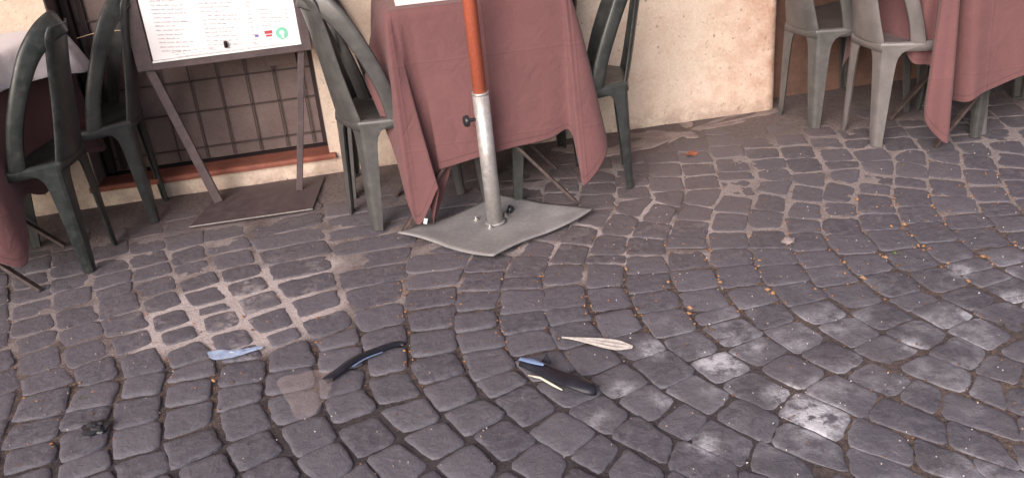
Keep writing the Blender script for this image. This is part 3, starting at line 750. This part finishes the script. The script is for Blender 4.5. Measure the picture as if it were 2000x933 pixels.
sA = ribbon('plastic_strip', [(-.245, 2.335, .010), (-.215, 2.355, .014), (-.155, 2.405, .020), (-.085, 2.440, .018), (-.03, 2.463, .012), (-.012, 2.455, .008)], [(.3, -1, 0)]*6, [.030, .030, .026, .024, .024, .014], bs, .004, bulge=.010)
sA.location.z = -.006
tag(sA, 'curved black plastic strip with a painted blue highlight along its edge, left of the other fragment', 'plastic fragment')
o = ribbon('blue_highlight', [(-.165, 2.378, .016), (-.125, 2.403, .020), (-.075, 2.424, .019)], [(.3, -1, .3)]*3, [.006, .008, .005], M_BLUE, .002, bulge=.001, parent=sA)
sB = ribbon('plastic_fragment', [(.300, 2.245, .020), (.335, 2.205, .022), (.375, 2.150, .022), (.420, 2.105, .022), (.455, 2.075, .014), (.470, 2.085, .010)], [(-.8, -.6, 0)]*6, [.034, .044, .052, .058, .044, .016], bs, .004, bulge=.016)
sB.location.z = -.007
tag(sB, 'shiny dark blue plastic fragment with a small raised fin, on the near cobbles', 'plastic fragment')
ribbon('blue_gloss', [(.296, 2.246, .034), (.325, 2.215, .040), (.352, 2.185, .041)], [(-.8, -.6, 0)]*3, [.014, .022, .008], M_BLUE, .002, bulge=.003, parent=sB)
b = MB(); b.add([(.350, 2.222, .03), (.372, 2.200, .03), (.368, 2.222, .055), (.353, 2.226, .03), (.375, 2.204, .03)], [(0, 1, 2), (3, 2, 4), (0, 2, 3), (1, 4, 2)]); f_ = b.build('fin', bs, sB)
b = MB(); b.tube([(.306, 2.190, .008), (.335, 2.160, .013), (.362, 2.118, .011), (.380, 2.095, .008)], [.002, .0035, .0035, .002], 8)
tag(b.build('cream_sliver', flat('cream', (.62, .58, .48)), smooth=True), 'thin cream plastic sliver alongside the dark blue fragment', 'sliver')
# crumpled papers
def crumple(name, outline, z0, h, mat, seed, folds=(30, 8), lab=None, cat=None, th=.0008, sub=9):
    pts = [Vector((x, y, 0)) for x, y in outline]; c = sum(pts, Vector())/len(pts); n = len(pts); V, Fc = [], []
    loop = catmull(pts, 4, True) if n > 4 else [pts[i].lerp(pts[(i+1) % n], k/6) for i in range(n) for k in range(6)]
    m = len(loop); V.append(Vector((c.x, c.y, z0+h)))
    for r_ in range(1, sub+1):
        s = r_/sub
        for p in loop:
            q = c.lerp(p, s); z_ = z0 + h*(.5+.5*noise.noise(Vector((q.x*folds[0], q.y*folds[0], seed)))) * (1-.3*s) + h*.5*abs(noise.noise(Vector((q.x*folds[1]*4, q.y*folds[1], seed+3))))
            V.append(Vector((q.x, q.y, z_)))
    for k in range(m): Fc.append((0, 1+k, 1+(k+1) % m))
    for r_ in range(sub-1):
        for k in range(m): a = 1+r_*m+k; b_ = 1+r_*m+(k+1) % m; Fc.append((a, a+m, b_+m, b_))
    o = mesh(name, V, Fc, mat, None, False, (('solid', th, 1),))
    return tag(o, lab, cat)
M_BP = worn('pale_blue_paper', (.30, .38, .54), (.44, .50, .62), .6, .4, 0, 30, .5, .1)
M_WP = worn('off_white_paper', (.50, .46, .43), (.34, .30, .28), .8, .3, 0, 60, .8, .3)
crumple('paper_scrap', [(-.590, 2.600), (-.575, 2.560), (-.55, 2.545), (-.50, 2.548), (-.43, 2.568), (-.435, 2.585), (-.50, 2.585), (-.56, 2.600)], .002, .009, M_BP, 2.0, lab='torn pale blue paper scrap on the cobbles left of the black strip', cat='paper scrap')
V, Fc = [], []; n = 14
for i in range(n+1):
    t_ = i/n; cx = .437+.178*t_; cy = 2.352-.112*t_; w0 = .002+.046*sm(0, .75, t_)*(1 if t_ < .82 else (1-t_)/.18*.85+.15)
    for k in range(7): a = k/6-.5; V.append((cx+a*w0*.5, cy+a*w0, .0045 + .004*(k % 2) + .003*math.sin(t_*3)))
for i in range(n):
    for k in range(6): a = i*7+k; Fc.append((a, a+1, a+8, a+7))
tag(mesh('pleated_paper', V, Fc, M_WP, None, False, (('solid', .0008, 1),)), 'long pleated off white paper wedge above the dark blue fragment', 'paper scrap')
# clear plastic cup, flattened
t = NT('clear_plastic'); t.b.inputs['Roughness'].default_value = .2; t.b.inputs['Alpha'].default_value = .17; t.b.inputs['Base Color'].default_value = (.62, .50, .47, 1); M_CLEAR = t.m
cup = crumple('plastic_wrapper', [(-.372, 2.372), (-.30, 2.385), (-.232, 2.372), (-.222, 2.300), (-.250, 2.215), (-.285, 2.160), (-.318, 2.172), (-.338, 2.24), (-.362, 2.31)], .008, .014, M_CLEAR, 6.0, (22, 6), 'translucent crumpled plastic wrapper lying below the black strip', 'wrapper')
cup.modifiers.clear()
# small black lump
V = []; bm = bmesh.new(); bmesh.ops.create_icosphere(bm, subdivisions=3, radius=1)
for v in bm.verts:
    nz = 1+.45*noise.noise(v.co*2.1)+.2*noise.noise(v.co*5); v.co = Vector((v.co.x*.034*nz, v.co.y*.026*nz, v.co.z*.016*nz+.012))
me = bpy.data.meshes.new('rubber_scrap'); bm.to_mesh(me); bm.free(); me.materials.append(M_BLACK)
o = bpy.data.objects.new('rubber_scrap', me); COL.objects.link(o); o.location = (-.85, 2.29, 0); tag(o, 'small crumpled black rubber scrap on the near left cobbles', 'scrap')
# stone chip
bm = bmesh.new(); bmesh.ops.create_icosphere(bm, subdivisions=2, radius=1)
for v in bm.verts:
    nz = 1+.4*noise.noise(v.co*1.7+Vector((4, 0, 0))); v.co = Vector((v.co.x*.022*nz, v.co.y*.020*nz, v.co.z*.010*nz+.008))
me = bpy.data.meshes.new('stone_chip'); bm.to_mesh(me); bm.free(); me.materials.append(flat('chip', (.26, .22, .22), .9, .2))
o = bpy.data.objects.new('stone_chip', me); COL.objects.link(o); o.location = (1.285, 2.70, 0); tag(o, 'pale grey stone chip lying on the cobbles at mid right', 'stone')
# maple-like red leaf
pts = []
for k in range(20):
    a = 2*math.pi*k/20; r_ = (.034 if k % 4 == 0 else .018 if k % 2 == 0 else .022); pts.append((r_*math.cos(a), r_*math.sin(a), .004+.004*math.sin(a*2)))
o = mesh('dry_leaf', [(0, 0, .008)]+pts, [(0, 1+k, 1+(k+1) % 20) for k in range(20)], flat('red_leaf', (.30, .11, .06), .8, .2), None, False, (('solid', .0006, 1),)); o.location = (1.253, 3.556, .002); tag(o, 'lobed dry orange red leaf on the dusty paving near the wall', 'leaf')
# weeds in the joints
def weed(x, y, n, h, lab):
    b = MB(); r2 = random.Random(int(x*100))
    for k in range(n):
        a = r2.uniform(0, 6.28); l = r2.uniform(.5, 1)*h; d = Vector((math.cos(a), math.sin(a), 0)); s_ = Vector((-d.y, d.x, 0))*.0022
        p0 = Vector((x, y, -.004))+d*.004; p1 = p0+d*l*.4+Z*l*.6; p2 = p0+d*l*.9+Z*l*.75
        b.add([p0-s_*.6, p0+s_*.6, p1-s_, p1+s_, p2], [(0, 1, 3, 2), (2, 3, 4)])
    tag(b.build('weed', flat('weed_green', (.10, .16, .035), .7, .3)), lab, 'weed')
weed(-.92, 2.470, 12, .015, 'tiny yellow green weed sprouting between the near left cobbles')
weed(1.559, 2.512, 12, .012, 'tiny green weed in a joint at mid right of the paving')
# leaf crumbs and grit
def scatter(name, mat, n, fn, size, kind='stuff', flatness=.35, seed=1):
    r2 = random.Random(seed); V, Fc = [], []; c = 0; tries = 0
    while c < n and tries < n*60:
        tries += 1; x = r2.uniform(-1.7, 3.0); y = r2.uniform(1.45, 3.9)
        if r2.random() > fn(x, y): continue
        c += 1; s = r2.uniform(*size); a = r2.uniform(0, 6.28); z_ = .0005 + r2.uniform(0, .004); b0 = len(V); el = r2.uniform(.35, .9)
        for k in range(5):
            t_ = a + k*2*math.pi/5; rr = s*r2.uniform(.6, 1.1)
            px, py = rr*math.cos(k*1.2566), rr*el*math.sin(k*1.2566); V.append((x+px*math.cos(a)-py*math.sin(a), y+px*math.sin(a)+py*math.cos(a), z_+r2.uniform(0, s*flatness)))
        V.append((x, y, z_+s*flatness*1.6)); V.append((x, y, z_-.004))
        for k in range(5): Fc.append((b0+k, b0+(k+1) % 5, b0+5)); Fc.append((b0+(k+1) % 5, b0+k, b0+6))
    tag(mesh(name, V, Fc, mat, None, False), kind=kind)
pitch = .138
def joint_near(x, y):
    # closeness to an arc joint
    best = 1
    u = x - g(x, y); u = x - g(u, y); u -= .018*fbm(u, y, 2.0, 5.0)
    f = (u/pitch) % 1; d = min(f, 1-f); return sm(.16, .04, d)
scatter('leaf_crumbs', flat('crumb_orange', (.36, .17, .075), .9, .2), 420, lambda x, y: (.05+.95*joint_near(x, y))*sm(2.2, 2.4, y)*sm(3.1, 2.8, y)*(.35+.65*sm(-.4, .2, x)), (.002, .0062), seed=4)
scatter('leaf_crumbs', flat('crumb_brown', (.17, .10, .06), .9, .2), 420, lambda x, y: (.2+.8*joint_near(x, y))*(.3+.7*sm(.6, 1.0, x))*sm(3.6, 2.9, y), (.002, .007), seed=9)
scatter('dry_leaves', flat('curled_leaf', (.34, .19, .10), .9, .2), 60, lambda x, y: (.02+.98*joint_near(x, y))*sm(2.2, 2.4, y)*sm(3.0, 2.7, y)*(.25+.75*sm(-.2, .4, x)), (.006, .012), flatness=.5, seed=22)
scatter('grit', flat('grit_white', (.60, .56, .55), .9, .2), 420, lambda x, y: (.25+.75*sm(.3, .9, x))*sm(3.4, 2.4, y), (.0012, .0036), seed=6)
scatter('grit', flat('grit_tan', (.34, .26, .22), .9, .2), 500, lambda x, y: sm(3.7, 2.9, y)*(.4+.6*sm(2.4, 2.9, y)), (.0012, .0045), seed=7)
